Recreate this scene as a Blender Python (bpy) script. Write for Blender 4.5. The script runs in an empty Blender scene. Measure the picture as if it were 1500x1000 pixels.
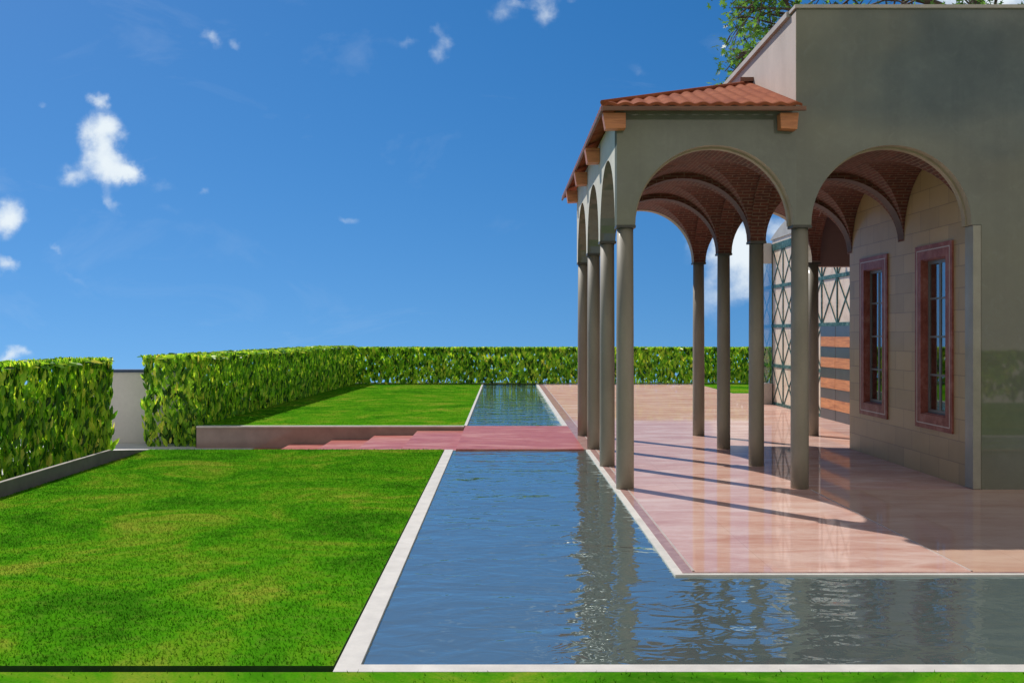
import bpy, math, random
import numpy as np
from mathutils import Vector, Matrix
random.seed(7); RNG = np.random.default_rng(11)
S = 2.0                                   # metres per camera height; plan below is in camera heights... times S
C = bpy.context.scene.collection
scene = bpy.context.scene
ZS = 1.70                                 # spring line of the arches
KX, KY = 0.56, 0.69                       # shadow travel per unit height

# ------------------------------------------------------------------ node helpers
class NT:
    def __init__(s, tree): s.t = tree; s.n = tree.nodes; s.l = tree.links
    def add(s, typ, **kw):
        n = s.n.new(typ)
        for k, v in kw.items():
            if k == 'inp':
                for kk, vv in v.items():
                    if isinstance(vv, bpy.types.NodeSocket): s.l.new(vv, n.inputs[kk])
                    else: n.inputs[kk].default_value = vv
            else: setattr(n, k, v)
        return n
    def math(s, op, a, b=0.0, clamp=False):
        return s.add('ShaderNodeMath', operation=op, use_clamp=clamp, inp={0: a, 1: b}).outputs[0]
    def mix(s, f, a, b, blend='MIX'):
        n = s.add('ShaderNodeMix', data_type='RGBA', blend_type=blend, inp={0: f, 6: a, 7: b}); return n.outputs[2]
    def ramp(s, f, stops):
        n = s.add('ShaderNodeValToRGB', inp={0: f}); e = n.color_ramp.elements
        while len(e) < len(stops): e.new(0.5)
        for i, (p, c) in enumerate(stops):
            e[i].position = p; e[i].color = (*c, 1) if len(c) == 3 else c
        return n.outputs[0]
    def noise(s, vec, scale, detail=4, rough=.55, dist=0.0):
        return s.add('ShaderNodeTexNoise', inp={'Vector': vec, 'Scale': scale, 'Detail': detail, 'Roughness': rough, 'Distortion': dist}).outputs[0]
    def mapping(s, vec, scale=(1,1,1), rot=(0,0,0), loc=(0,0,0)):
        return s.add('ShaderNodeMapping', inp={'Vector': vec, 'Scale': scale, 'Rotation': rot, 'Location': loc}).outputs[0]
    def rng(s, v, a, b, c=0.0, d=1.0, smooth=False):
        n = s.add('ShaderNodeMapRange', inp={0: v, 1: a, 2: b, 3: c, 4: d})
        if smooth: n.interpolation_type = 'SMOOTHSTEP'
        return n.outputs[0]
def c4(c): return (*c, 1)
def mat(name):
    m = bpy.data.materials.new(name); m.use_nodes = True
    nt = NT(m.node_tree); b = m.node_tree.nodes['Principled BSDF']
    pos = nt.add('ShaderNodeNewGeometry').outputs['Position']
    return m, nt, b, pos
def bumpit(nt, b, h, strength=.3, dist=.01):
    n = nt.add('ShaderNodeBump', inp={'Height': h, 'Strength': strength, 'Distance': dist}); nt.l.new(n.outputs[0], b.inputs['Normal'])
def polish(m, nt, b, fmin, fmax, rough):
    b.inputs['Specular IOR Level'].default_value = 0
    g = nt.add('ShaderNodeBsdfGlossy', inp={'Color': (1, 1, 1, 1), 'Roughness': rough})
    fr = nt.add('ShaderNodeFresnel', inp={'IOR': 1.45})
    mx = nt.add('ShaderNodeMixShader', inp={0: nt.rng(fr.outputs[0], .03, .5, fmin, fmax), 1: b.outputs[0], 2: g.outputs[0]})
    nt.l.new(mx.outputs[0], m.node_tree.nodes['Material Output'].inputs[0])
def plaster(name, col, var=.12, scale=1.2, rough=.6, bump=.12, spec=.5, coat=0.0, tint=None, vert=1.0):
    m, nt, b, pos = mat(name)
    v = nt.mapping(pos, scale=(1, 1, vert))
    n1 = nt.noise(v, scale, 6, .6); n2 = nt.noise(pos, scale*14, 3, .6)
    lo = tuple(x*(1-var*1.6) for x in col); hi = tuple(min(1, x*(1+var)) for x in col)
    c = nt.ramp(n1, [(.3, lo), (.7, hi)])
    if tint: c = nt.mix(nt.rng(nt.noise(pos, scale*.45, 3), .45, .7), c, c4(tint))
    c = nt.mix(nt.rng(n2, .35, .75, 0, .25), c, c4(tuple(x*.75 for x in col)))
    if coat < 0:
        st = nt.noise(nt.mapping(pos, scale=(3.5, 3.5, .22)), 1.0, 6, .65); c = nt.mix(nt.rng(st, .5, .75, 0, .35), c, c4(tuple(x*.62 for x in col)))
        sp = nt.noise(pos, 5.5, 7, .7, .6); c = nt.mix(nt.rng(sp, .52, .72, 0, .4), c, c4(tuple(x*1.25 for x in col)))
    nt.l.new(c, b.inputs['Base Color']); b.inputs['Roughness'].default_value = rough
    b.inputs['Specular IOR Level'].default_value = spec
    if coat < 0: polish(m, nt, b, -coat, -coat*1.4, .03)
    elif coat: b.inputs['Coat Weight'].default_value = coat; b.inputs['Coat Roughness'].default_value = .08; b.inputs['Coat IOR'].default_value = 1.7
    bumpit(nt, b, nt.noise(pos, scale*30, 4), bump, .004)
    return m

M = {}
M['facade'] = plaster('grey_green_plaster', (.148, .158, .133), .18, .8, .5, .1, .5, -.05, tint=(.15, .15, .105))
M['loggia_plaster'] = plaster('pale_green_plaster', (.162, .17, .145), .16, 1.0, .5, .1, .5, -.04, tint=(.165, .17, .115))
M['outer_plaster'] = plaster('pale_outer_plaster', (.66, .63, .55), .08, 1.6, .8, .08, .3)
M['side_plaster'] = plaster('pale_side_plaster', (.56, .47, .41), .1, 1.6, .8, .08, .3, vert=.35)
M['coping'] = plaster('roof_coping_stone', (.47, .42, .38), .1, 3, .7)
M['column'] = plaster('column_stone', (.265, .235, .18), .18, 2.0, .6, .05, .5, .1, vert=.3)
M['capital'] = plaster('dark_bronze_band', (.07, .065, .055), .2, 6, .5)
M['mauve'] = plaster('mauve_plaster', (.25, .16, .15), .06, 1.2, .7)
M['archivolt'] = plaster('tan_stone_moulding', (.36, .29, .20), .12, 5, .6)
M['white_stone'] = plaster('white_stone_kerb', (.62, .585, .53), .1, 5, .6, .06, .4, vert=1)
M['white_paint'] = plaster('white_wall_paint', (.66, .63, .60), .03, 1, .7, .03, .2)
M['navy_cap'] = plaster('navy_capping', (.03, .06, .13), .1, 4, .4)
M['dark_stone'] = plaster('dark_kerb_stone', (.17, .145, .13), .15, 4, .7)
M['ledge_stone'] = plaster('ledge_stone', (.34, .30, .26), .15, 4, .7)
M['retaining'] = plaster('brown_polished_stone', (.30, .21, .18), .15, 2.5, .3, .03, .5, .4)
M['pale_paving'] = plaster('pale_paving', (.62, .60, .57), .06, 1, .8)
M['soil'] = plaster('soil_face', (.02, .075, .008), .3, 10, .95)
M['stone_cap_grey'] = plaster('grey_gable_render', (.36, .36, .36), .1, 3, .7)
M['pilaster'] = plaster('grey_stone_pilaster', (.30, .275, .22), .12, 3, .5, .08, .5, .3)
M['rail_metal'] = plaster('window_metal', (.16, .155, .15), .1, 4, .35)
M['inlay'] = plaster('pale_inlay', (.52, .43, .38), .1, 6, .4)
M['room'] = plaster('room_plaster', (.20, .19, .22), .1, 1, .8)
M['slot'] = plaster('dark_slot_wood', (.06, .045, .035), .1, 4, .8)

def marble(name, base, lite, dark, rough=.07, scale=1.3, coat=.0, spec=.5, stretch=(1, 1, 1), joints=None, ior=1.5):
    m, nt, b, pos = mat(name)
    v = nt.mapping(pos, scale=stretch)
    n1 = nt.noise(v, scale*1.3, 7, .62, .7); n2 = nt.noise(v, scale*6, 6, .7, 1.2)
    c = nt.ramp(n1, [(.28, dark), (.5, base), (.72, lite)])
    c = nt.mix(nt.rng(n2, .5, .75, 0, .55), c, c4(lite))
    c = nt.mix(nt.rng(n2, .44, .28, 0, .5), c, c4(dark))
    if joints:
        br = nt.add('ShaderNodeTexBrick', offset=0.0, inp={'Vector': nt.mapping(pos, loc=joints[2]), 'Scale': 1.0, 'Mortar Size': .004, 'Mortar Smooth': 0.3,
                    'Brick Width': joints[0], 'Row Height': joints[1], 'Color1': (1,1,1,1), 'Color2': (.93,.93,.95,1), 'Mortar': (.78,.76,.74,1)})
        c = nt.mix(.8, c, br.outputs[0], 'MULTIPLY')
    nt.l.new(c, b.inputs['Base Color']); b.inputs['Roughness'].default_value = rough; b.inputs['IOR'].default_value = ior
    b.inputs['Specular IOR Level'].default_value = spec
    if coat: polish(m, nt, b, coat, coat*1.5, rough)
    return m
M['terrace'] = marble('pink_marble_paving', (.60, .37, .295), (.72, .54, .46), (.48, .235, .175), .04, 1.1, stretch=(.55, 1.6, 1), joints=(2.28, 1.76, (0, .1, 0)), coat=.16)
M['terrace_warm'] = marble('peach_marble_paving', (.56, .36, .26), (.62, .43, .32), (.48, .27, .19), .04, 1.1, stretch=(.55, 1.6, 1), joints=(2.28, 1.76, (0, .1, 0)), coat=.16)
M['terrace_edge'] = marble('dusky_marble_border', (.36, .22, .19), (.45, .30, .27), (.26, .15, .14), .05, 5, coat=.12)
M['bridge'] = marble('red_marble_slab', (.44, .125, .10), (.60, .29, .23), (.33, .07, .055), .4, 1.4, spec=.2, stretch=(.5, 1.5, 1))
M['red_marble'] = marble('red_marble_frame', (.27, .085, .065), (.38, .17, .14), (.17, .045, .035), .4, 4, spec=.12)
M['green_marble'] = marble('green_marble_trim', (.03, .085, .075), (.16, .26, .24), (.008, .03, .03), .4, 7, spec=.12)
M['cream'] = marble('cream_stone_panel', (.68, .54, .40), (.72, .60, .48), (.50, .37, .27), .35, 2.5)

def stone_blocks():
    m, nt, b, pos = mat('tan_ashlar_blocks')
    sep = nt.add('ShaderNodeSeparateXYZ', inp={0: pos})
    v = nt.add('ShaderNodeCombineXYZ', inp={0: nt.math('ADD', sep.outputs[1], sep.outputs[0]), 1: sep.outputs[2], 2: 0.0}).outputs[0]
    br = nt.add('ShaderNodeTexBrick', offset=.5, inp={'Vector': v, 'Scale': 1.0, 'Mortar Size': .006, 'Mortar Smooth': .3, 'Brick Width': .62, 'Row Height': .29, 'Bias': 0.0,
                'Color1': (.44, .30, .15, 1), 'Color2': (.34, .235, .12, 1), 'Mortar': (.20, .135, .08, 1)})
    n = nt.noise(pos, 3, 6, .6)
    c = nt.mix(nt.rng(n, .3, .7, 0, .35), br.outputs[0], (.46, .33, .18, 1))
    nt.l.new(c, b.inputs['Base Color']); b.inputs['Roughness'].default_value = .45
    b.inputs['Coat Weight'].default_value = .08; b.inputs['Coat Roughness'].default_value = .1; b.inputs['Specular IOR Level'].default_value = .3
    bumpit(nt, b, nt.math('ADD', nt.math('MULTIPLY', br.outputs[1], -1.0), nt.math('MULTIPLY', n, .5)), .3, .004)
    return m
M['ashlar'] = stone_blocks()
def brick():
    m, nt, b, pos = mat('vault_brickwork')
    uv = nt.add('ShaderNodeTexCoord').outputs['UV']
    br = nt.add('ShaderNodeTexBrick', offset=.5, inp={'Vector': uv, 'Scale': 1.0, 'Mortar Size': .008, 'Mortar Smooth': .15, 'Brick Width': .21, 'Row Height': .054, 'Bias': -.1,
                'Color1': (.145, .032, .017, 1), 'Color2': (.065, .016, .010, 1), 'Mortar': (.19, .115, .08, 1)})
    n = nt.noise(pos, 2.2, 5, .6)
    c = nt.mix(nt.rng(n, .35, .7, 0, .3), br.outputs[0], (.20, .055, .03, 1))
    n2 = nt.noise(uv, 14, 3, .6)
    c = nt.mix(nt.rng(n2, .45, .7, 0, .7), c, (.05, .015, .012, 1))
    nt.l.new(c, b.inputs['Base Color']); b.inputs['Roughness'].default_value = .8
    bumpit(nt, b, nt.math('MULTIPLY', br.outputs[1], -1.0), .5, .008)
    return m
M['brick'] = brick()
M['rib_soffit'] = plaster('rib_plaster', (.085, .042, .036), .15, 3, .7)
def wood(name, a, d, sc=1.0, axis='X'):
    m, nt, b, pos = mat(name)
    s = {'X': (1.2, 14, 14), 'Y': (14, 1.2, 14), 'Z': (14, 14, 1.2)}[axis]
    v = nt.mapping(pos, scale=tuple(x*sc for x in s))
    n = nt.noise(v, 1.0, 5, .6, 1.6); n2 = nt.noise(v, 3.5, 3, .6)
    c = nt.ramp(n, [(.3, d), (.52, a), (.7, tuple(min(1, x*1.25) for x in a))])
    c = nt.mix(nt.rng(n2, .5, .8, 0, .4), c, c4(d))
    nt.l.new(c, b.inputs['Base Color']); b.inputs['Roughness'].default_value = .5
    bumpit(nt, b, n, .25, .004)
    return m
M['beam'] = wood('orange_timber', (.55, .20, .08), (.36, .105, .04))
M['door_wood'] = wood('orange_door_boards', (.50, .19, .065), (.33, .105, .035), .8, 'Y')
M['door_steel'] = plaster('door_steel_sheet', (.055, .058, .064), .12, 3, .3, .03, .5)
M['fascia'] = wood('dark_fascia_board', (.20, .085, .05), (.10, .04, .025), .7)
def tile():
    m, nt, b, pos = mat('terracotta_tile')
    n = nt.noise(pos, 2.5, 5, .65); n2 = nt.noise(pos, 16, 3, .6)
    c = nt.ramp(n, [(.3, (.20, .045, .018)), (.55, (.31, .088, .036)), (.75, (.38, .13, .06))])
    c = nt.mix(nt.rng(n2, .5, .75, 0, .4), c, (.13, .035, .022, 1))
    nt.l.new(c, b.inputs['Base Color']); b.inputs['Roughness'].default_value = .85; b.inputs['Specular IOR Level'].default_value = .2
    return m
M['tile'] = tile()
def grass_mat():
    m, nt, b, pos = mat('lawn_grass')
    v = nt.mapping(pos, scale=(.75, .8, 1), rot=(0, 0, math.radians(-20)))
    n1 = nt.noise(v, .9, 8, .72, .8); n2 = nt.noise(pos, 8, 5, .7); n3 = nt.noise(pos, 60, 3, .6)
    c = nt.ramp(n1, [(.38, (.015, .12, .003)), (.47, (.045, .225, .004)), (.54, (.10, .25, .008)), (.63, (.24, .28, .028))])
    c = nt.mix(nt.rng(n2, .50, .72, 0, .65), c, (.13, .22, .025, 1))
    c = nt.mix(nt.rng(n3, .55, .35, 0, .45), c, (.02, .10, .002, 1))
    r = nt.add('ShaderNodeNewGeometry').outputs['Random Per Island']
    c = nt.mix(nt.rng(r, 0, 1, -.15, .45), c, nt.mix(.5, c, (.20, .40, .02, 1)))
    nt.l.new(c, b.inputs['Base Color']); b.inputs['Roughness'].default_value = .9; b.inputs['Specular IOR Level'].default_value = 0.0
    return m
M['grass'] = grass_mat()
def blade_mat():
    m = M['grass'].copy(); m.name = 'grass_blade'; nt = NT(m.node_tree); b = m.node_tree.nodes['Principled BSDF']
    src = b.inputs['Base Color'].links[0].from_socket
    t = nt.add('ShaderNodeBsdfTranslucent', inp={'Color': src})
    mx = nt.add('ShaderNodeMixShader', inp={0: .5, 1: b.outputs[0], 2: t.outputs[0]})
    nt.l.new(mx.outputs[0], m.node_tree.nodes['Material Output'].inputs[0]); return m
M['blade'] = blade_mat()
def leaf_mat(name, stops, trans=.45):
    m, nt, b, pos = mat(name)
    r = nt.add('ShaderNodeNewGeometry').outputs['Random Per Island']
    c = nt.ramp(r, stops)
    n = nt.noise(pos, 1.6, 3)
    c = nt.mix(nt.rng(n, .45, .7, 0, .35), c, nt.mix(1.0, c, (1.35, 1.15, .8, 1), 'MULTIPLY'))
    nt.l.new(c, b.inputs['Base Color']); b.inputs['Roughness'].default_value = .4; b.inputs['Specular IOR Level'].default_value = .35
    t = nt.add('ShaderNodeBsdfTranslucent', inp={'Color': nt.mix(1.0, c, (1.5, 1.5, .7, 1), 'MULTIPLY')})
    mx = nt.add('ShaderNodeMixShader', inp={0: trans, 1: b.outputs[0], 2: t.outputs[0]})
    nt.l.new(mx.outputs[0], m.node_tree.nodes['Material Output'].inputs[0])
    return m
M['leaf'] = leaf_mat('laurel_leaves', [(0, (.015, .06, .008)), (.28, (.09, .27, .02)), (.6, (.33, .60, .045)), (.9, (.60, .76, .08)), (1, (.9, .82, .16))], .5)
M['tree_leaf'] = leaf_mat('tree_leaves', [(0, (.045, .12, .03)), (.5, (.09, .21, .05)), (1, (.17, .32, .08))], .5)
M['core'] = plaster('hedge_twigs', (.05, .12, .02), .3, 9, .95)
M['bark'] = plaster('grey_bark', (.12, .085, .06), .25, 8, .9, .5)

def water_mat():
    m, nt, b, pos = mat('pool_water')
    out = m.node_tree.nodes['Material Output']
    v = nt.mapping(pos, scale=(.7, 1.25, 1)); v2 = nt.mapping(pos, scale=(1.6, 4.5, 1), rot=(0, 0, .12))
    n1 = nt.noise(v, 1.0, 2, .5, .8); n2 = nt.noise(nt.mapping(pos, scale=(.8, 1.3, 1)), 4.5, 2, .5, .8)
    h = nt.math('ADD', n1, nt.math('MULTIPLY', n2, .26))
    bp = nt.add('ShaderNodeBump', inp={'Height': h, 'Strength': .5, 'Distance': .075}).outputs[0]
    b.inputs['Base Color'].default_value = (.095, .125, .12, 1); b.inputs['Roughness'].default_value = .4; b.inputs['Specular IOR Level'].default_value = 0
    g = nt.add('ShaderNodeBsdfGlossy', inp={'Color': (.86, .98, .97, 1), 'Roughness': .02, 'Normal': bp})
    fr = nt.add('ShaderNodeFresnel', inp={'IOR': 1.6, 'Normal': bp})
    mx = nt.add('ShaderNodeMixShader', inp={0: nt.rng(fr.outputs[0], 0, 1, .29, 1.0), 1: b.outputs[0], 2: g.outputs[0]})
    nt.l.new(mx.outputs[0], out.inputs[0])
    return m
M['water'] = water_mat()
def glass_mat(name, tint, fac):
    m, nt, b, pos = mat(name)
    out = m.node_tree.nodes['Material Output']
    t = nt.add('ShaderNodeBsdfTransparent', inp={'Color': c4(tint)})
    g = nt.add('ShaderNodeBsdfGlossy', inp={'Color': (1, 1, 1, 1), 'Roughness': .02})
    fr = nt.add('ShaderNodeFresnel', inp={'IOR': 1.5})
    mx = nt.add('ShaderNodeMixShader', inp={0: nt.rng(fr.outputs[0], 0, 1, fac, 1), 1: t.outputs[0], 2: g.outputs[0]})
    nt.l.new(mx.outputs[0], out.inputs[0])
    return m
M['glass'] = glass_mat('window_glass', (.55, .56, .58), .24)
M['screen_glass'] = glass_mat('screen_glass', (.72, .80, .84), .08)

# ------------------------------------------------------------------ mesh helpers (plan units -> metres)
class MB:
    def __init__(s): s.v = []; s.f = []; s.mi = []; s.uv = {}; s.smooth = set()
    def vert(s, p): s.v.append((p[0]*S, p[1]*S, p[2]*S)); return len(s.v)-1
    def face(s, idx, mi=0, uv=None, smooth=False):
        s.f.append(tuple(idx)); s.mi.append(mi); k = len(s.f)-1
        if uv: s.uv[k] = uv
        if smooth: s.smooth.add(k)
    def box(s, x0, x1, y0, y1, z0, z1, mi=0, top=None):
        v = [s.vert(p) for p in [(x0,y0,z0),(x1,y0,z0),(x1,y1,z0),(x0,y1,z0),(x0,y0,z1),(x1,y0,z1),(x1,y1,z1),(x0,y1,z1)]]
        q = [(0,3,2,1),(4,5,6,7),(0,1,5,4),(1,2,6,5),(2,3,7,6),(3,0,4,7)]
        for i, a in enumerate(q): s.face([v[j] for j in a], top if (top is not None and i == 1) else mi)
    def prism(s, pts, d0, d1, axis, mi=0):       # pts (a,b) polygon extruded along axis
        def P(a, b, d): return {'X': (d, a, b), 'Y': (a, d, b), 'Z': (a, b, d)}[axis]
        A = [s.vert(P(a, b, d0)) for a, b in pts]; B = [s.vert(P(a, b, d1)) for a, b in pts]
        n = len(pts); s.face(A[::-1], mi); s.face(B, mi)
        for i in range(n): s.face([A[i], A[(i+1) % n], B[(i+1) % n], B[i]], mi)
    def tube(s, pts, radii, seg=12, mi=0, cap=True):
        rings = []
        for i, p in enumerate(pts):
            p = Vector(p); a = Vector(pts[max(0, i-1)]); c = Vector(pts[min(len(pts)-1, i+1)])
            t = (c-a).normalized(); u = t.orthogonal().normalized() if abs(t.z) < .99 else Vector((1,0,0)); w = t.cross(u).normalized(); u = w.cross(t)
            rings.append([s.vert(p + (u*math.cos(2*math.pi*k/seg) + w*math.sin(2*math.pi*k/seg))*radii[i]) for k in range(seg)])
        for r0, r1 in zip(rings, rings[1:]):
            for k in range(seg): s.face([r0[k], r0[(k+1) % seg], r1[(k+1) % seg], r1[k]], mi, smooth=True)
        if cap: s.face(rings[0][::-1], mi); s.face(rings[-1], mi)
    def build(s, name, mats, parent=None, bevel=0):
        me = bpy.data.meshes.new(name)
        off = parent.matrix_world.translation if parent else Vector((0,0,0))
        me.from_pydata([tuple(Vector(v)-off) for v in s.v], [], s.f)
        for m in (mats if isinstance(mats, (list, tuple)) else [mats]): me.materials.append(m)
        me.polygons.foreach_set('material_index', s.mi)
        if s.smooth: me.polygons.foreach_set('use_smooth', [i in s.smooth for i in range(len(s.f))])
        if s.uv:
            ul = me.uv_layers.new(name='UVMap')
            for k, uvs in s.uv.items():
                p = me.polygons[k]
                for li, c in zip(p.loop_indices, uvs): ul.data[li].uv = c
        me.update(); me.validate()
        import bmesh
        bm = bmesh.new(); bm.from_mesh(me); bmesh.ops.recalc_face_normals(bm, faces=bm.faces); bm.to_mesh(me); bm.free()
        o = bpy.data.objects.new(name, me); C.objects.link(o)
        if parent: o.parent = parent
        if bevel:
            b = o.modifiers.new('bevel', 'BEVEL'); b.width = bevel; b.segments = 2; b.limit_method = 'ANGLE'
        return o
def tag(o, label=None, cat=None, group=None, kind=None):
    for k, v in (('label', label), ('category', cat), ('group', group), ('kind', kind)):
        if v: o[k] = v
    return o
def empty(name, loc, label, cat, group=None):
    o = bpy.data.objects.new(name, None); C.objects.link(o); o.location = tuple(c*S for c in loc)
    o.empty_display_size = .2; tag(o, label, cat, group); bpy.context.view_layer.update(); return o
def box(name, m, b, parent=None, bevel=0, **kw):
    mb = MB(); mb.box(*b); return mb.build(name, m, parent, bevel)
def structure(name, m, boxes):
    mb = MB()
    for b in boxes: mb.box(*b)
    return tag(mb.build(name, m), kind='structure')

# ------------------------------------------------------------------ setting: ground, lawns, pool, terrace
M['earth'] = plaster('bare_earth_and_grass', (.045, .075, .02), .3, 3, .95)
structure('ground', M['earth'], [(-14, 12, -3, 24, -.30, -.245)])
def lawn(name, rects, blades, z=0.0, bot=-.24):
    mb = MB()
    for (x0, x1, y0, y1) in rects: mb.box(x0, x1, y0, y1, bot, z, 1, top=0)
    o = mb.build(name, [M['grass'], M['soil']]); tag(o, kind='structure')
    if blades:
        P = []
        for (x0, x1, y0, y1), n in zip(rects, blades):
            P.append(np.stack([RNG.uniform(x0, x1, n), RNG.uniform(y0, y1, n)], 1))
        P = np.concatenate(P)*S; n = len(P)
        h = RNG.uniform(.010, .024, n); a = RNG.uniform(0, 2*np.pi, n); w = RNG.uniform(.003, .006, n)
        lean = RNG.uniform(.3, 1.3, n); la = RNG.uniform(0, 2*np.pi, n)
        base = np.column_stack([P, np.full(n, z*S)])
        d = np.column_stack([np.cos(a)*w, np.sin(a)*w, np.zeros(n)])
        tip = base + np.column_stack([np.cos(la)*np.sin(lean)*h, np.sin(la)*np.sin(lean)*h, np.cos(lean)*h+.004])
        V = np.stack([base-d, base+d, tip], 1).reshape(-1, 3)
        me = bpy.data.meshes.new('grass_blades'); me.vertices.add(3*n); me.vertices.foreach_set('co', V.ravel().astype(np.float32))
        me.loops.add(3*n); me.loops.foreach_set('vertex_index', np.arange(3*n, dtype=np.int32))
        me.polygons.add(n); me.polygons.foreach_set('loop_start', np.arange(0, 3*n, 3, dtype=np.int32))
        try: me.polygons.foreach_set('loop_total', np.full(n, 3, dtype=np.int32))
        except Exception: pass
        me.materials.append(M['blade']); me.update(calc_edges=True); me.validate()
        g = bpy.data.objects.new('grass', me); C.objects.link(g); g.location.z = .001
        tag(g, 'short mown grass blades', 'grass', kind='stuff'); return g
g1 = lawn('lawn', [(-3.07, -.512, 3.07, 8.82)], [110000]); g1['label'] = 'mown grass of the wide near lawn left of the pool'
g2 = lawn('lawn', [(-3.36, -.425, 11.11, 20.45)], [50000]); g2['label'] = 'mown grass of the raised far lawn behind the retaining wall'
g3 = lawn('lawn', [(-9, 9, -1.75, 3.012)], [45000]); g3['label'] = 'mown grass strip along the bottom edge in front of the pool'
g4 = lawn('lawn', [(3.86, 6.5, 17.1, 20.45)], [6000], z=.006); g4['label'] = 'small patch of grass in front of the far hedge beyond the terrace'

structure('pool_water', M['water'], [(-.45, .73, 3.05, 8.83, -.2, -.009), (.73, 9, 3.05, 4.25, -.2, -.009)])
structure('canal_water', M['water'], [(-.41, .67, 11.03, 20.45, -.2, -.018)])
structure('pool_kerb', M['white_stone'], [(-.505, -.4313, 3.082, 8.82, -.24, 0), (-.505, 9, 3.016, 3.082, -.24, 0)])
structure('canal_kerb', M['white_stone'], [(-.425, -.395, 11.11, 20.45, -.24, .0015), (.655, .70, 11.045, 20.45, -.24, .0015)])
structure('terrace_kerb', M['white_stone'], [(.7167, .752, 4.262, 8.82, -.24, -.001), (.7167, 9, 4.235, 4.262, -.24, -.001)])
structure('terrace_border', M['terrace_edge'], [(.752, .797, 4.275, 20.45, -.2, .001)])
structure('terrace_inlay', M['inlay'], [(.797, .807, 4.29, 20.45, -.2, .0035), (1.970, 1.979, 4.29, 6.53, -.2, .0035)])
structure('terrace_rim', M['terrace_edge'], [(.752, 9, 4.262, 4.275, -.2, .001), (.70, .752, 8.82, 20.45, -.2, .001)])
structure('terrace', M['terrace'], [(.807, 1.970, 4.275, 6.53, -.2, .002), (.807, 9, 6.53, 20.45, -.2, .002)])
structure('terrace_apron', M['terrace_warm'], [(1.979, 9, 4.275, 6.53, -.2, .002)])
structure('footbridge_slab', M['bridge'], [(-.41, .70, 8.82, 11.043, -.06, .003)])
mb = MB()
xs = [-.41, -.93, -1.39, -1.845, -2.30, -2.70]
for i in range(1, 6): mb.box(xs[i], xs[i-1], 8.83, 11.04, -.24, -.0475*i)
tag(mb.build('path_steps', M['bridge'], bevel=.004), kind='structure')
structure('sunken_path', M['pale_paving'], [(-6, -2.70, 8.95, 11.54, -.244, -.238)])

structure('hedge_bed', M['earth'], [(-4.0, 6.5, 20.452, 21.15, -.24, -.002), (-3.85, -3.362, 11.5, 20.45, -.24, -.003)])
# walls
rw = empty('retaining_wall', (-1.9, 11.07, -.24), 'low brown polished stone retaining wall beside the steps with a white ledge on top', 'wall')
box('wall_face', M['retaining'], (-3.33, -.425, 11.045, 11.105, -.24, -.016), rw)
box('ledge', M['white_stone'], (-3.33, -.425, 11.035, 11.108, -.016, .002), rw)
mb = MB(); mb.prism([(2.0, -.24), (8.80, -.24), (8.80, 0), (7.97, .088), (2.0, .088)], -3.12, -3.072, 'X')
kb = empty('low_wall', (-3.1, 5.4, -.24), 'low dark stone wall along the left side of the near lawn, under the hedge', 'wall')
mb.build('wall_face', M['dark_stone'], kb)
mb = MB(); mb.prism([(2.0, .0885), (7.97, .0885), (7.97, .094), (2.0, .094)], -3.092, -3.070, 'X'); mb.build('coping', M['ledge_stone'], kb)
ww = empty('garden_wall', (-4.1, 11.2, -.24), 'plain white garden wall with a navy top, seen in the gap between two hedges', 'wall')
box('wall_face', M['white_paint'], (-4.9, -3.6, 11.55, 11.7, -.24, .565), ww)
box('coping', M['navy_cap'], (-4.92, -3.58, 11.53, 11.72, .565, .595), ww)

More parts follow.
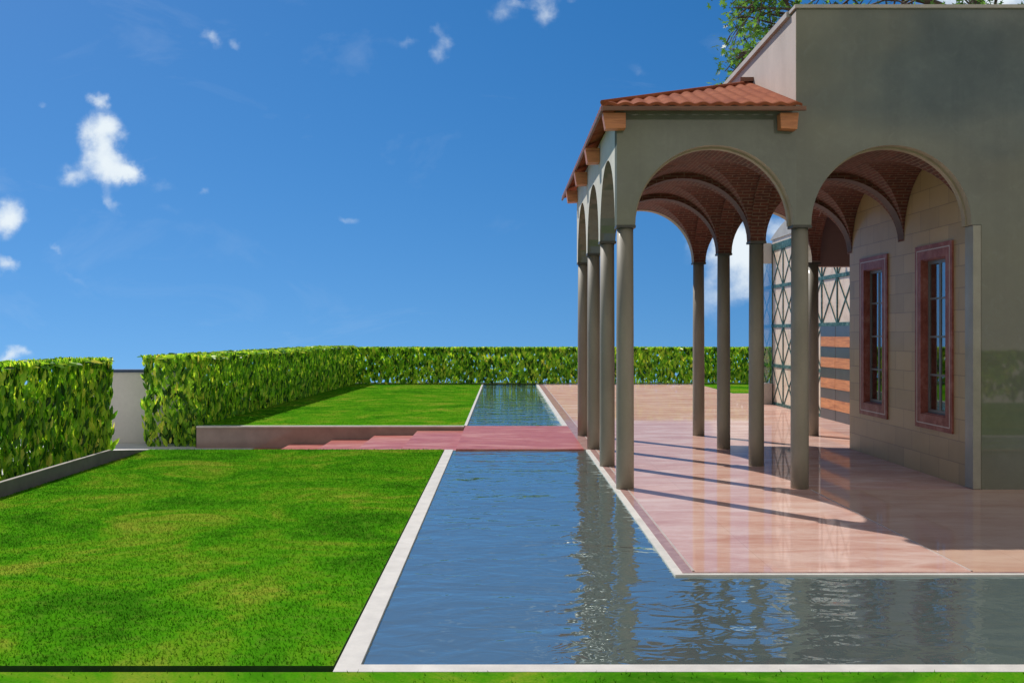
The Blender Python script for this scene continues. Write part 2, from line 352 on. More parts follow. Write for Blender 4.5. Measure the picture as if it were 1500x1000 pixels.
# ------------------------------------------------------------------ hedges
def hedge(label, p0, p1, thick, z0, z1, faces, dens=1150, base=None, leaf=(.075, .13)):
    """p0->p1 is the face line seen; the body lies on the left-hand side normal * thick"""
    p0 = Vector(p0); p1 = Vector(p1); t = (p1-p0).normalized(); nrm = Vector((t.y, -t.x)); L = (p1-p0).length
    org = Vector((*( (p0+p1)/2 - nrm*thick/2), z0))
    o = empty('hedge', tuple(org), label, 'hedge', 'clipped hedges around the garden')
    ins = .055
    V = []; F = []
    T = Vector((t.x, t.y, 0)); N = Vector((nrm.x, nrm.y, 0)); Z = Vector((0, 0, 1))
    specs = []
    if 'f' in faces: specs.append((Vector((p0.x, p0.y, z0)), T, L, Z, z1-z0, N))
    if 'b' in faces: specs.append((Vector((p0.x, p0.y, z0))-N*thick, T, L, Z, z1-z0, -N))
    if '0' in faces: specs.append((Vector((p0.x, p0.y, z0)), -N, thick, Z, z1-z0, -T))
    if '1' in faces: specs.append((Vector((p1.x, p1.y, z0)), -N, thick, Z, z1-z0, T))
    if 'b' not in faces: specs.append((Vector((p0.x, p0.y, z0))-N*thick, T, L, Z, z1-z0, -N))
    specs.append((Vector((p0.x, p0.y, z0))-N*thick*.45, T, L, Z, z1-z0-.03, -N*1.0001))
    if 't' in faces: specs.append((Vector((p0.x, p0.y, z1)), T, L, -N, thick, Z))
    for (o0, U, lu, W, lw, NN) in specs:
        n = int(lu*lw*dens*(.42 if NN.z > .5 else .22 if NN == -N else .58 if NN.length > 1.00005 else 1.0))
        for _ in range(n):
            ll = random.uniform(*leaf); lw_ = ll*random.uniform(.28, .44)
            dep = abs(random.gauss(0, .022)) + (.012 if NN == N else .02 if NN.z > .5 else .03)
            if NN.z > .5:
                ax = Vector((random.gauss(0, 1), random.gauss(0, .6), random.uniform(-.10, .03))).normalized(); ln = (Z + Vector((random.gauss(0, .3)+.35, random.gauss(0, .3)-.45, 0))).normalized()
            else:
                ax = (Z*random.uniform(.55, 1.2) + U*random.gauss(0, .38) + NN*random.uniform(-.15, .15)).normalized()
                ln = (NN + U*random.gauss(0, .45) + Z*random.uniform(-.1, .7)).normalized()
            side = ax.cross(ln).normalized(); ln = side.cross(ax)
            p = o0 + U*random.uniform(.01, lu-.01) + W*random.uniform(0, lw) - NN*dep
            tipz = p.z + ax.z*ll
            if tipz > z1+.004: p.z -= tipz - z1 - random.uniform(-.006, .004)
            if p.z - z0 < .05 and NN.z < .5: p.z -= random.uniform(0, .05)
            k = len(V)
            cr = ln*(lw_*.22)
            for q in (p, p+ax*ll*.38+side*lw_*.5+cr, p+ax*ll*.42, p+ax*ll*.38-side*lw_*.5+cr, p+ax*ll*.75+side*lw_*.33+cr*.7, p+ax*ll*.75-side*lw_*.33+cr*.7, p+ax*ll): V.append(q*S)
            F += [(k, k+1, k+2), (k, k+2, k+3), (k+1, k+4, k+6, k+2), (k+2, k+6, k+5, k+3)]
    me = bpy.data.meshes.new('foliage'); off = o.location
    me.from_pydata([tuple(v-off) for v in V], [], F); me.materials.append(M['leaf']); me.update()
    f = bpy.data.objects.new('foliage', me); C.objects.link(f); f.parent = o
    return o
hedge('clipped laurel hedge at the left edge of the photo, above the low dark wall', (-3.72, 4.6), (-3.44, 8.99), .5, -.20, .80, 'f1t', 1250)
hedge('clipped laurel hedge along the left of the far lawn, running back from the white wall', (-3.30, 11.14), (-2.97, 20.45), .665, -.24, .778, 'f0t', 1150)
hedge('long clipped laurel hedge across the back of the garden behind the canal and terrace', (-3.6, 20.47), (5.6, 20.47), .6, 0, .745, 'ft', 900, leaf=(.08, .15))
hedge('clipped hedge behind the viewpoint, facing the house', (8, -1.8), (-8, -1.8), .5, 0, .76, 'ft', 260, leaf=(.12, .2))

# ------------------------------------------------------------------ house and loggia
def arc(c, r, h, n=28, z=ZS): return [(c + r*math.cos(math.pi*(1-i/n)), z + h*math.sin(math.pi*(1-i/n))) for i in range(n+1)]
def arcade(mb, axis, d0, d1, low, ztop, mi=0, misof=1):
    """low: list of (a, zlow); wall between d0 and d1 along the other axis"""
    def P(a, d, z): return (a, d, z) if axis == 'X' else (d, a, z)
    F = [(mb.vert(P(a, d0, z)), mb.vert(P(a, d0, ztop)), mb.vert(P(a, d1, z)), mb.vert(P(a, d1, ztop)), a, z) for a, z in low]
    s = 0.0
    for p, q in zip(F, F[1:]):
        da = math.hypot(q[4]-p[4], q[5]-p[5]); u0, u1 = s*S, (s+da)*S; s += da
        if abs(p[4]-q[4]) > 1e-6:
            U = [(p[4]*S, p[5]*S), (q[4]*S, q[5]*S), (q[4]*S, ztop*S), (p[4]*S, ztop*S)]
            mb.face([p[0], q[0], q[1], p[1]], mi, U); mb.face([p[2], p[3], q[3], q[2]], mi, [U[0], U[3], U[2], U[1]])
            mb.face([p[1], q[1], q[3], p[3]], mi, [U[3], U[2], U[2], U[3]])
        mb.face([p[0], p[2], q[2], q[0]], misof, [(0, u0), ((d1-d0)*S, u0), ((d1-d0)*S, u1), (0, u1)])
    for E in (F[0], F[-1]):
        mb.face([E[0], E[1], E[3], E[2]], mi, [(0, E[5]*S), (0, ztop*S), ((d1-d0)*S, ztop*S), ((d1-d0)*S, E[5]*S)])
YB = [(6.65, 7.665), (7.78, 8.81), (8.925, 9.945)]
XB = [(.845, 1.865), (1.98, 3.02)]
H0 = .512
lg = empty('loggia', (1.3, 8.3, 0), 'open arcaded loggia with slim columns, brick vaults and a terracotta tile roof', 'loggia')
hs = empty('house', (4.5, 7.7, 0), 'grey green plastered flat-roofed house with a tall blank front and windows inside the arcade', 'house')
def lowline(bays, a0, a1):
    L = [(a0, ZS)]
    for (b0, b1) in bays: L += arc((b0+b1)/2, (b1-b0)/2, H0)
    L.append((a1, ZS))
    out = [L[0]]
    for p in L[1:]:
        if abs(p[0]-out[-1][0]) > 1e-6 or abs(p[1]-out[-1][1]) > 1e-6: out.append(p)
    return out
# front wall of the loggia, left (outer) wall, back wall
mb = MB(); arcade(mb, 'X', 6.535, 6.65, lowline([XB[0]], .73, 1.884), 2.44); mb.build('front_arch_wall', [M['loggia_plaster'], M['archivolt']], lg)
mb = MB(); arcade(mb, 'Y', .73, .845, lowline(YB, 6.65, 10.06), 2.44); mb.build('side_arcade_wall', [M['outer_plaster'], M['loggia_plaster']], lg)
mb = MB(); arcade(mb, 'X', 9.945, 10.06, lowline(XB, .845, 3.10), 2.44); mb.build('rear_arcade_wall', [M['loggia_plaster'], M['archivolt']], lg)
# brick ribs
def ribline(bays, a0, a1, drop=.04):
    L = []
    for (b0, b1) in bays: L += arc((b0+b1)/2, (b1-b0)/2, H0-drop)
    out = [(a0, ZS)]
    for p in L + [(a1, ZS)]:
        if abs(p[0]-out[-1][0]) > 1e-6 or abs(p[1]-out[-1][1]) > 1e-6: out.append(p)
    return out
mb = MB(); arcade(mb, 'Y', 1.865, 1.98, ribline(YB, 6.652, 9.943), 2.26); mb.build('brick_rib', [M['brick'], M['brick']], lg)
for yy in ((7.665, 7.78), (8.81, 8.925)):
    for (b0, b1) in XB:
        mb = MB(); arcade(mb, 'X', yy[0], yy[1], ribline([(b0, b1)], b0+.001, b1-.001), 2.255); mb.build('brick_rib', [M['brick'], M['rib_soffit']], lg)
# small stone moulding rings inside the front arches
def ring(c, r, h, y0, y1, t, parent):
    mb = MB(); A = arc(c, r, h); B = arc(c, r-t, h-t)
    va = [[mb.vert((x, y, z)) for x, z in P] for y in (y0, y1) for P in (A, B)]
    for i in range(len(A)-1):
        mb.face([va[0][i], va[0][i+1], va[1][i+1], va[1][i]]); mb.face([va[2][i], va[3][i], va[3][i+1], va[2][i+1]]); mb.face([va[1][i], va[1][i+1], va[3][i+1], va[3][i]])
    mb.build('arch_moulding', M['archivolt'], parent)
ring(1.355, .5098, H0-.0002, 6.60, 6.648, .012, lg)
# groin vaults
def vault(cx, rx, cy, ry, parent):
    mb = MB(); n, m = 28, 8
    for ax in (0, 1):
        for sg in (-1, 1):
            G = []
            for i in range(n+1):
                th = math.pi*i/n - math.pi/2; a = math.sin(th); z = ZS + (H0+.004)*math.cos(th); col = []
                for j in range(m+1):
                    b = sg*(abs(a) + (1-abs(a))*j/m)
                    p = (cx + a*rx, cy + b*ry, z) if ax == 0 else (cx + b*rx, cy + a*ry, z)
                    u = (b*ry if ax == 0 else b*rx); col.append((mb.vert(p), (u*S, th*.5*S)))
                G.append(col)
            for i in range(n):
                for j in range(m):
                    q = [G[i][j], G[i+1][j], G[i+1][j+1], G[i][j+1]]
                    mb.face([k[0] for k in q], 0, [k[1] for k in q], smooth=True)
    o = mb.build('brick_vault', M['brick'], parent); return o
for (x0, x1) in XB:
    for (y0, y1) in YB: vault((x0+x1)/2, (x1-x0)/2, (y0+y1)/2, (y1-y0)/2, lg)
# columns: one built, the others copied
def make_column(x, y):
    mb = MB(); mb.tube([(x, y, 0), (x, y, .25), (x, y, 1.0), (x, y, 1.68)], [.0575, .0575, .056, .053], 40); c = mb.build('column', M['column'], lg)
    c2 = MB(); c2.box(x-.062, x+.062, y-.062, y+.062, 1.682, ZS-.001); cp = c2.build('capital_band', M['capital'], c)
    cp.matrix_parent_inverse = Matrix.Identity(4); cp.location = (0, 0, 0)
    return c, cp
bx_, by_ = .79, 6.593
col, cap = make_column(bx_, by_)
cap.location = lg.location*0
# capital mesh was built in world space relative to nothing: shift into the column's frame
cap.data.transform(Matrix.Translation(-lg.location)) if (cap.data.vertices[0].co - col.data.vertices[0].co).length > 5 else None
spots = [(.79, 7.722), (.79, 8.867), (.79, 10.003), (1.922, 6.593), (1.922, 7.722), (1.922, 8.867), (1.922, 10.003), (3.045, 10.003)]
for (x, y) in spots:
    c = col.copy(); C.objects.link(c); c.parent = lg; c.location = ((x-bx_)*S, (y-by_)*S, 0)
    k = cap.copy(); C.objects.link(k); k.parent = c; k.location = cap.location
# roof tiles
EX, EY, EZ, SL, SLL = .623, 6.40, 2.443, .345, .345
def hipY(x): return EY + (x-EX)*1.03
XR = 1.883
def tiles(front):
    mb = MB(); per = .098; sub = 8
    a0, a1 = (EX, XR) if front else (EY, 10.8)
    n = int((a1-a0)/per*sub); G = []
    for i in range(n+1):
        a = a0 + (a1-a0)*i/n; ph = (a-a0)/per*2*math.pi; bump = .015*abs(math.sin(ph/2))
        if front: lo, hi = EY, hipY(a)
        else: lo, hi = EX, min(XR, EX + max(0, a-EY)/1.03)
        col = []
        for j in range(15):
            d = lo + (hi-lo)*j/14
            z = EZ + (d-lo)*(SL if front else SLL) + bump
            P = (a, d, z) if front else (d, a, z)
            Q = (P[0], P[1], z-.018)
            col.append((mb.vert(P), mb.vert(Q)))
        G.append(col)
    for i in range(n):
        for j in range(14):
            p, q, r, s_ = G[i][j], G[i+1][j], G[i+1][j+1], G[i][j+1]
            if not (i == 0 and False):
                mb.face([p[0], q[0], r[0], s_[0]], smooth=True); mb.face([p[1], s_[1], r[1], q[1]], smooth=True)
        p, q = G[i][0], G[i+1][0]; mb.face([p[0], p[1], q[1], q[0]])
    for E in (G[-1], G[0]):
        for j in range(14): mb.face([E[j][0], E[j+1][0], E[j+1][1], E[j][1]])
    return mb
rt = tiles(True).build('roof_front_slope', M['tile'], lg)
rs = tiles(False).build('roof_side_slope', M['tile'], lg)
mb = MB(); mb.tube([(EX, EY, EZ+.012), (XR-.09, hipY(XR-.09), EZ+(XR-.09-EX)*1.03*SL+.012)], [.016, .016], 10); mb.build('hip_ridge_tile', M['tile'], lg)
box('ridge_cap', M['fascia'], (1.78, 1.90, 7.63, 7.78, 2.895, 2.925), lg)
mb = MB(); mb.box(EX, 1.905, EY-.012, EY+.012, EZ-.038, EZ-.012); mb.build('eave_fascia', M['fascia'], lg)
mb = MB(); mb.box(EX-.004, EX+.012, EY+.012, 10.8, EZ-.03, EZ-.010); mb.build('eave_fascia', M['fascia'], lg)
# timber beam ends
def beam_end(x0, x1, y0, y1, z0, z1):
    mb = MB(); mb.prism([(x0, z1), (x1, z1), (x1, z0+.004), (x0+.018, z0)], y0, y1, 'Y'); mb.build('beam_end', M['beam'], lg, bevel=.006)
beam_end(.632, .778, 6.45, 6.533, 2.300, 2.402)
for y in (7.66, 8.80, 9.95): beam_end(.618, .7285, y, y+.115, 2.288, 2.40)
mb = MB(); mb.prism([(1.757, 2.402), (1.876, 2.402), (1.866, 2.297), (1.762, 2.303)], 6.45, 6.533, 'Y'); mb.build('beam_end', M['beam'], lg, bevel=.006)

# house walls
mb = MB()
L = lowline([(1.98, 3.01)], 1.884, 3.012); L = L[:-1] + [(3.012, ZS), (3.072, ZS), (3.072, 0), (9, 0)]
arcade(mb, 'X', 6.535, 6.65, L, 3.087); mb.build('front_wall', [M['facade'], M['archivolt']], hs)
ring(2.495, .5148, H0-.0002, 6.60, 6.648, .012, hs)
box('pilaster', M['pilaster'], (3.018, 3.069, 6.532, 6.648, .004, ZS-.003), hs, .004)
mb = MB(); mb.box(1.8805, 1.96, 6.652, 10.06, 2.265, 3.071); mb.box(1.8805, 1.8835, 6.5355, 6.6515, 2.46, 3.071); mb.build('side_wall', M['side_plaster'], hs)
mb = MB(); mb.box(1.87, 9, 6.515, 6.66, 3.0875, 3.109); mb.box(1.855, 1.97, 6.661, 10.10, 3.072, 3.109); mb.build('roof_coping', M['coping'], hs)
box('roof_slab', M['facade'], (1.961, 9, 6.651, 10.06, 2.95, 3.05), hs)
box('upper_floor', M['mauve'], (3.145, 9, 6.651, 10.06, 2.262, 2.33), hs)
box('rear_wall', M['mauve'], (3.105, 9, 10.03, 10.15, 1.665, 2.95), hs)
mb = MB(); arcade(mb, 'Y', 3.021, 3.10, lowline([YB[2]], 8.875, 9.944), 2.30); mb.build('side_arch_wall', [M['mauve'], M['brick']], hs)
# window wall (ashlar) with two openings
WX0, WX1 = 3.022, 3.14
W = [(6.82, 7.43), (7.98, 8.59)]; WZ0, WZ1 = .33, 1.63; fr = .10
mb = MB()
ys = [6.652] + [v for a, b in W for v in (a+fr, b-fr)] + [8.87]
mb.box(WX0, WX1, 6.652, 8.87, 0, WZ0+fr); mb.box(WX0, WX1, 6.652, 8.87, WZ1-fr, 2.30)
for i in (0, 2, 4): mb.box(WX0, WX1, ys[i], ys[i+1], WZ0+fr, WZ1-fr)
mb.build('window_wall', M['ashlar'], hs)
box('room_back_wall', M['room'], (WX1+.001, 9, 8.76, 8.87, .003, 2.26), hs)
box('room_inner_wall', M['room'], (4.6, 4.7, 6.655, 8.755, .003, 2.26), hs)
for (a, b) in W:
    f = MB(); x0, x1 = WX0-.014, WX0-.001
    f.box(x0, x1, a, b, WZ0, WZ0+fr); f.box(x0, x1, a, b, WZ1-fr, WZ1); f.box(x0, x1, a, a+fr, WZ0+fr, WZ1-fr); f.box(x0, x1, b-fr, b, WZ0+fr, WZ1-fr)
    # lining of the opening
    e = .004
    f.box(x1, 3.080, a+fr, a+fr+e*2, WZ0+fr, WZ1-fr); f.box(x1, 3.080, b-fr-e*2, b-fr, WZ0+fr, WZ1-fr)
    f.box(x1, 3.080, a+fr+e*2, b-fr-e*2, WZ0+fr, WZ0+fr+e*2); f.box(x1, 3.080, a+fr+e*2, b-fr-e*2, WZ1-fr-e*2, WZ1-fr)
    w = f.build('window', M['red_marble'], hs)
    def sub(name, m, boxes):
        q = MB()
        for bb in boxes: q.box(*bb)
        o = q.build(name, m); o.data.transform(Matrix.Translation(-lgworld(w))); o.parent = w; return o
    def lgworld(o):
        bpy.context.view_layer.update(); return o.matrix_world.translation
    i0 = .032; xi0, xi1 = x0-.0015, x0+.001; t = .007
    sub('inlay', M['inlay'], [(xi0, xi1, a+i0, b-i0, WZ0+i0, WZ0+i0+t), (xi0, xi1, a+i0, b-i0, WZ1-i0-t, WZ1-i0), (xi0, xi1, a+i0, a+i0+t, WZ0+i0+t, WZ1-i0-t), (xi0, xi1, b-i0-t, b-i0, WZ0+i0+t, WZ1-i0-t)])
    ga, gb, gz0, gz1 = a+fr+e*2, b-fr-e*2, WZ0+fr+e*2, WZ1-fr-e*2
    bars = [(3.058, 3.074, ga, ga+.025, gz0, gz1), (3.058, 3.074, gb-.025, gb, gz0, gz1), (3.058, 3.074, ga+.025, gb-.025, gz0, gz0+.025), (3.058, 3.074, ga+.025, gb-.025, gz1-.025, gz1), (3.059, 3.073, (ga+gb)/2-.014, (ga+gb)/2+.014, gz0+.025, gz1-.025)]
    for k in (1, 2, 3):
        zz = gz0 + (gz1-gz0)*k/4
        bars += [(3.060, 3.072, ga+.025, (ga+gb)/2-.014, zz-.007, zz+.007), (3.060, 3.072, (ga+gb)/2+.014, gb-.025, zz-.007, zz+.007)]
    sub('sash', M['rail_metal'], bars)
    sub('pane', M['glass'], [(3.0645, 3.0665, ga+.026, gb-.026, gz0+.026, gz1-.026)])

# ------------------------------------------------------------------ annexe with the lattice front
an = empty('annexe', (4.5, 12.8, 0), 'cream stone building with green marble lattice and a striped door, behind the arcade', 'building')
AX = 3.83; y0a, y1a = 11.08, 14.48; CZ = .555
box('wall', M['cream'], (AX, 6.5, y0a, y1a, 0, 2.33), an)
mb = MB()
ylines = [y1a - .015 - i*.563 for i in range(7)]
def bar(yz0, yz1, w, x0, x1):
    (ya, za), (yb, zb) = yz0, yz1; d = Vector((yb-ya, zb-za)).normalized(); n = Vector((-d.y, d.x))*w/2
    mb.prism([(ya+n.x, za+n.y), (yb+n.x, zb+n.y), (yb-n.x, zb-n.y), (ya-n.x, za-n.y)], x0, x1, 'X')
DY0, DY1, DZ = 11.10, 12.21, 1.09
for k in range(5):
    z = k*CZ + .02 if k == 0 else k*CZ
    yA = DY1 if k < 2 else y0a
    bar((yA, z), (y1a, z), .045 if k < 4 else .10, AX-.014, AX-.0005)
for i, y in enumerate(ylines):
    z0 = DZ if y < DY1 else .0
    if y > y0a: bar((y, z0), (y, 4*CZ), .024, AX-.011, AX-.0004)
for i in range(6):
    ya, yb = ylines[i], ylines[i+1]
    for k in range(4):
        if k < 2 and yb < DY1-.1: continue
        bar((ya, k*CZ), (yb, (k+1)*CZ), .018, AX-.008, AX-.0003); bar((ya, (k+1)*CZ), (yb, k*CZ), .018, AX-.0085, AX-.0002)
mb.build('marble_lattice', M['green_marble'], an)
d = box('door', M['door_steel'], (AX-.022, AX-.0006, DY0, DY1, .004, DZ), an)
q = MB(); hgt = DZ/9
for k in (1, 3, 5, 7):
    for (ya, yb) in ((DY0+.008, (DY0+DY1)/2-.004), ((DY0+DY1)/2+.004, DY1-.03)): q.box(AX-.028, AX-.021, ya, yb, .004+k*hgt, .004+(k+1)*hgt-.004)
bpy.context.view_layer.update()
o = q.build('wood_band', M['door_wood']); o.data.transform(Matrix.Translation(-d.matrix_world.translation)); o.parent = d
q = MB(); q.box(AX-.0235, AX-.0215, (DY0+DY1)/2-.0035, (DY0+DY1)/2+.0035, .006, DZ-.002); o = q.build('door_joint', M['slot']); o.data.transform(Matrix.Translation(-d.matrix_world.translation)); o.parent = d
mb = MB(); pts = [(y1a+.05, 2.33), (y1a+.05, 2.335)] + [(y1a+.05-1.3*i/10, 2.335+.24*math.sin(math.pi/2*i/10)) for i in range(1, 11)] + [(y0a, 2.575), (y0a, 2.33)]
mb.prism(pts, AX-.02, AX+.06, 'X'); mb.build('curved_parapet', M['stone_cap_grey'], an)
sc = empty('glass_screen', (3.75, 14.45, 0), 'narrow glass screen with a white head box on a pale plinth beside the lattice wall', 'glass screen')
box('plinth', M['coping'], (3.665, 3.81, 14.40, 14.56, 0, .30), sc, .005)
box('pane', M['screen_glass'], (3.70, 3.812, 14.47, 14.476, .30, 2.0), sc)
box('head_box', M['white_paint'], (3.69, 3.813, 14.44, 14.52, 2.0, 2.29), sc, .004)
box('post', M['rail_metal'], (3.694, 3.702, 14.465, 14.481, .30, 2.0), sc)

# ------------------------------------------------------------------ tree behind the house
def tree():
    o = empty('tree', (5.0, 10.62, -.2), 'leafy broad tree rising behind the flat roof of the house, its twigs hanging over', 'tree')
    mb = MB(); tips = []
    base = Vector((5.0, 10.62, -.2))
    mb.tube([base, base+Vector((.02, .02, 1.6)), base+Vector((-.05, .05, 3.4)), base+Vector((0, .1, 5.2)), base+Vector((.1, .1, 7.2))], [.13, .10, .085, .055, .015], 10)
    def branch(p, d, L, r, lvl):
        pts = [p]; q = p.copy(); dd = d.normalized(); n = 5
        for i in range(n):
            if q.x + dd.x*L/n < .218*q.y and i > 0: break
            if q.z < 3.5 and i > 0: break
            dd = (dd + Vector((random.gauss(0, .13), random.gauss(0, .13), random.gauss(-.02, .10)))).normalized(); q = q + dd*L/n; pts.append(q.copy())
        mb.tube(pts, [r*(1-.16*i) for i in range(len(pts))], 6, cap=False)
        if lvl >= 2: tips.extend(pts[1:]); return
        for i in range(7 if lvl == 0 else 5):
            n = len(pts)-1; k = random.uniform(.3, 1.0)*n; a = int(min(k, n-1)); s0 = pts[a].lerp(pts[a+1], k-a)
            nd = (dd + Vector((random.gauss(0, .7), random.gauss(0, .7), random.gauss(0, .5)))).normalized()
            branch(s0, nd, L*random.uniform(.38, .55), r*.45, lvl+1)
    for i in range(22):
        h = random.uniform(3.7, 6.8); a = random.uniform(0, 2*math.pi)
        branch(base+Vector((0, .05, h)), Vector((math.cos(a), math.sin(a)*.8, random.uniform(-.05, .6))), random.uniform(1.9, 2.9), .02, 0)
    for (dx, dy, dz) in ((-1, -.05, -.05), (-1, .1, .12), (-1, -.2, .2), (-.9, .3, -.12), (-1, .0, .35), (-.95, -.1, -.16), (-1, .05, -.02)):
        branch(base+Vector((0, .05, 4.45)), Vector((dx, dy, dz)), 2.75, .04, 0)
    for (tx, ty, tz) in ((2.95, 6.46, 3.26),):
        s0 = base+Vector((0, 0, 4.8)); e = Vector((tx, ty, tz)); mid = s0.lerp(e, .5)+Vector((0, 0, .35)); pts = [s0, s0.lerp(mid, .5)+Vector((0,0,.1)), mid, mid.lerp(e, .5)+Vector((0,0,.12)), e]
        mb.tube(pts, [.035, .03, .022, .014, .006], 6, cap=False)
        for k in range(14):
            f = random.uniform(.35, 1); c = mid.lerp(e, f)+Vector((0, 0, .1*(1-f)))
            tips.append(c + Vector((random.gauss(0, .06), random.gauss(0, .06), random.gauss(0, .04))))
    tips = [t for t in tips if (t.z > 3.45 and t.y > 8) or (t.z > 3.0 and t.y < 8.6)]
    tips = [t for t in tips if random.random() < .8]
    tr = mb.build('trunk', M['bark'], o)
    V = []; F = []
    for t in tips:
        for _ in range(3):
            c = t + Vector((random.gauss(0, .085), random.gauss(0, .085), random.gauss(0, .07))); R = random.uniform(.03, .055)
            ax = Vector((random.gauss(0, 1), random.gauss(0, 1), random.gauss(-.4, .5))).normalized(); nn = Vector((random.gauss(0, .5), random.gauss(0, .7), random.gauss(.5, .5))).normalized()
            sd = ax.cross(nn).normalized(); k = len(V); V.append(c*S); ns = 5
            for j in range(2*ns+1):                     # five-lobed leaf
                an_ = (-2.35 + 4.7*j/(2*ns)); rr = R*(1.0 if j % 2 == 0 else .42)*(1.15 if j == ns else 1)
                if j in (0, 2*ns): rr *= .6
                V.append((c + (ax*math.cos(an_) + sd*math.sin(an_))*rr)*S)
            for j in range(2*ns): F.append((k, k+1+j, k+2+j))
    me = bpy.data.meshes.new('crown'); me.from_pydata([tuple(v-o.location) for v in V], [], F); me.materials.append(M['tree_leaf']); me.update()
    cr = bpy.data.objects.new('crown', me); C.objects.link(cr); cr.parent = o
tree()

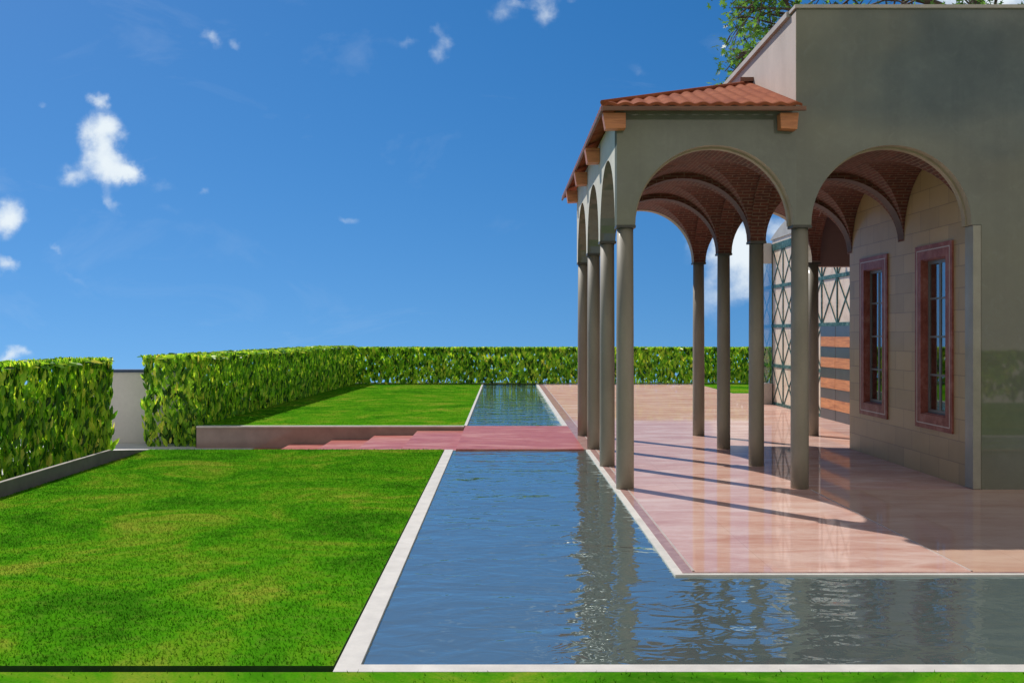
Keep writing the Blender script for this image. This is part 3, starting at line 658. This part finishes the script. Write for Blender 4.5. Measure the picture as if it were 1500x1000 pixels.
# ------------------------------------------------------------------ world: sky + clouds, plus added fill cloud behind the camera
def sky():
    w = bpy.data.worlds.new('World'); scene.world = w; w.use_nodes = True; nt = NT(w.node_tree)
    bg = w.node_tree.nodes['Background']
    d = nt.add('ShaderNodeTexCoord').outputs['Generated']
    sep = nt.add('ShaderNodeSeparateXYZ', inp={0: d})
    zz = nt.math('ADD', nt.math('MULTIPLY', nt.math('MAXIMUM', nt.math('ADD', sep.outputs[2], .05), 0.0), 1.0), SKY_LIFT)
    v = nt.add('ShaderNodeCombineXYZ', inp={0: sep.outputs[0], 1: sep.outputs[1], 2: zz}).outputs[0]
    v = nt.add('ShaderNodeVectorMath', operation='NORMALIZE', inp={0: v}).outputs[0]
    s = nt.add('ShaderNodeTexSky', sky_type='NISHITA', sun_disc=False, sun_elevation=SUN_EL, sun_rotation=SUN_ROT, air_density=1.0, dust_density=.15, ozone_density=2.5, altitude=300, inp={0: v})
    hsv = nt.add('ShaderNodeHueSaturation', inp={'Saturation': SKY_SAT, 'Hue': SKY_HUE, 'Value': 1.0, 'Color': s.outputs[0]}).outputs[0]
    # clouds laid out by direction: u = x/y, v = z/y
    ay = nt.math('MAXIMUM', nt.math('ABSOLUTE', sep.outputs[1]), .05)
    U = nt.math('DIVIDE', sep.outputs[0], ay); Vv = nt.math('DIVIDE', sep.outputs[2], ay)
    P = nt.add('ShaderNodeCombineXYZ', inp={0: U, 1: Vv, 2: 0.0}).outputs[0]
    n3 = nt.add('ShaderNodeTexNoise', inp={'Vector': P, 'Scale': 16.0, 'Detail': 6.0, 'Roughness': .6}).outputs[1]
    n3 = nt.add('ShaderNodeVectorMath', operation='SUBTRACT', inp={0: n3, 1: (.5, .5, .5)}).outputs[0]
    n3 = nt.add('ShaderNodeVectorMath', operation='SCALE', inp={0: n3, 3: .055}).outputs[0]
    PD = nt.add('ShaderNodeVectorMath', operation='ADD', inp={0: P, 1: n3}).outputs[0]
    blobs = [  # px, py, rx, ry, rot deg, weight
        (146, 146, 20, 17, 0, .9), (148, 195, 36, 38, 0, 1.25), (158, 246, 46, 36, 10, 1.3), (104, 262, 26, 22, 0, .8), (190, 255, 24, 20, 0, .7), (165, 300, 14, 28, -35, .5),
        (12, 318, 36, 38, 30, 1.15), (4, 390, 24, 18, 0, .8), (92, 374, 26, 9, 30, .5), (8, 518, 44, 14, 0, .8), (40, 513, 20, 12, 0, .5),
        (310, 58, 22, 16, 25, .55), (346, 62, 16, 14, 0, .5), (640, 62, 20, 36, 10, .5), (632, 38, 14, 10, 0, .3), (735, 20, 32, 28, -30, .5), (60, 150, 14, 9, 0, .3), (232, 268, 30, 14, 0, .3), (110, 420, 60, 10, 40, .25), (250, 300, 40, 14, 0, .25), (560, 60, 60, 20, 0, .2), (930, 95, 26, 14, 0, .25), (800, 15, 26, 22, 10, .6), (835, 2, 20, 14, 0, .5), (770, 2, 50, 8, 0, .3),
        (290, 275, 18, 10, 0, .35), (522, 322, 24, 11, 0, .45), (595, 55, 16, 12, 0, .3),
        (1080, 350, 46, 46, 0, 1.1), (1105, 400, 40, 50, 0, .9), (1060, 400, 50, 60, 20, .6), (1010, 360, 26, 40, 0, .5), (1150, 330, 46, 40, 0, .7), (1040, 450, 40, 40, 0, .3),
        (1440, -20, 130, 60, 0, 1.3), (1250, -60, 160, 60, 0, .8), (730, -240, 120, 50, 10, .5), (400, -300, 200, 60, -10, .6), (900, -420, 220, 80, 0, .7)]
    acc = None
    for (px, py, rx, ry, rot, wt) in blobs:
        c = ((px-737)/1490, (489-py)/1490, 0)
        m_ = nt.add('ShaderNodeMapping', vector_type='TEXTURE', inp={'Vector': PD, 'Location': c, 'Rotation': (0, 0, -math.radians(rot)), 'Scale': (rx*1.25/1490, ry*1.25/1490, 1)}).outputs[0]
        L = nt.add('ShaderNodeVectorMath', operation='LENGTH', inp={0: m_}).outputs['Value']
        f = nt.rng(L, 0, 1, wt, 0, smooth=True); acc = f if acc is None else nt.math('ADD', acc, f)
    fine = nt.noise(P, 42, 7, .62)
    den = nt.math('ADD', acc, nt.math('MULTIPLY', nt.math('SUBTRACT', fine, .55), nt.rng(acc, 0, .5, 0, .9)))
    den = nt.rng(den, .10, 1.2, 0, 1, smooth=True)
    wisp = nt.rng(nt.noise(nt.mapping(P, scale=(3, 7, 1)), 1.6, 8, .62, .8), .57, .85, 0, .12)
    den = nt.math('MAXIMUM', den, wisp)
    col = nt.mix(den, hsv, CLOUD)
    back = nt.math('MULTIPLY', nt.rng(nt.math('ADD', nt.math('MULTIPLY', sep.outputs[1], -1.0), nt.math('MULTIPLY', sep.outputs[0], .35)), .0, .35, 0, 1, smooth=True), nt.rng(nt.noise(nt.mapping(d, scale=(1, 1, 2.2)), 2.6, 6, .55, .3), .36, .56, 0, 1, smooth=True))
    col = nt.mix(back, col, CLOUD_BACK_FILL)  # unseen cloud added behind the camera as neutral fill for facade and hedges
    # brightening of the lower left part of the air is left to the sky model
    nt.l.new(col, bg.inputs[0]); bg.inputs[1].default_value = SKY_STR
SUN_DIR = Vector((KX, -KY, -1.0)).normalized()
SUN_EL = math.asin(-SUN_DIR.z); az = math.atan2(-KX, KY)      # direction to the sun: (-KX, KY)
SUN_ROT = az                                                  # measured from +Y, clockwise towards +X
SKY_LIFT, SKY_SAT, SKY_HUE, SKY_STR = .18, 1.38, .501, .100
CLOUD = (8.2, 9.0, 9.6, 1); CLOUD_BACK_FILL = (8.6, 7.9, 6.6, 1)
sky()
sd = bpy.data.lights.new('sun', 'SUN'); sd.energy = 4.4; sd.angle = math.radians(.5); sd.color = (1, .955, .88)
so = bpy.data.objects.new('sun', sd); C.objects.link(so); so.rotation_euler = SUN_DIR.to_track_quat('-Z', 'Y').to_euler(); so.location = (0, 0, 30)

cd = bpy.data.cameras.new('camera'); co = bpy.data.objects.new('camera', cd); C.objects.link(co)
co.location = (0, 0, 1.0*S); co.rotation_euler = (math.pi/2, 0, 0); cd.sensor_fit = 'HORIZONTAL'; cd.sensor_width = 36; cd.lens = 1490/1500*36
cd.shift_x = 13/1500; cd.shift_y = -11/1500; cd.clip_end = 500; cd.clip_start = .05
scene.camera = co
scene.view_settings.view_transform = 'Standard'; scene.view_settings.look = 'None'; scene.view_settings.exposure = 0.0; scene.view_settings.gamma = 1
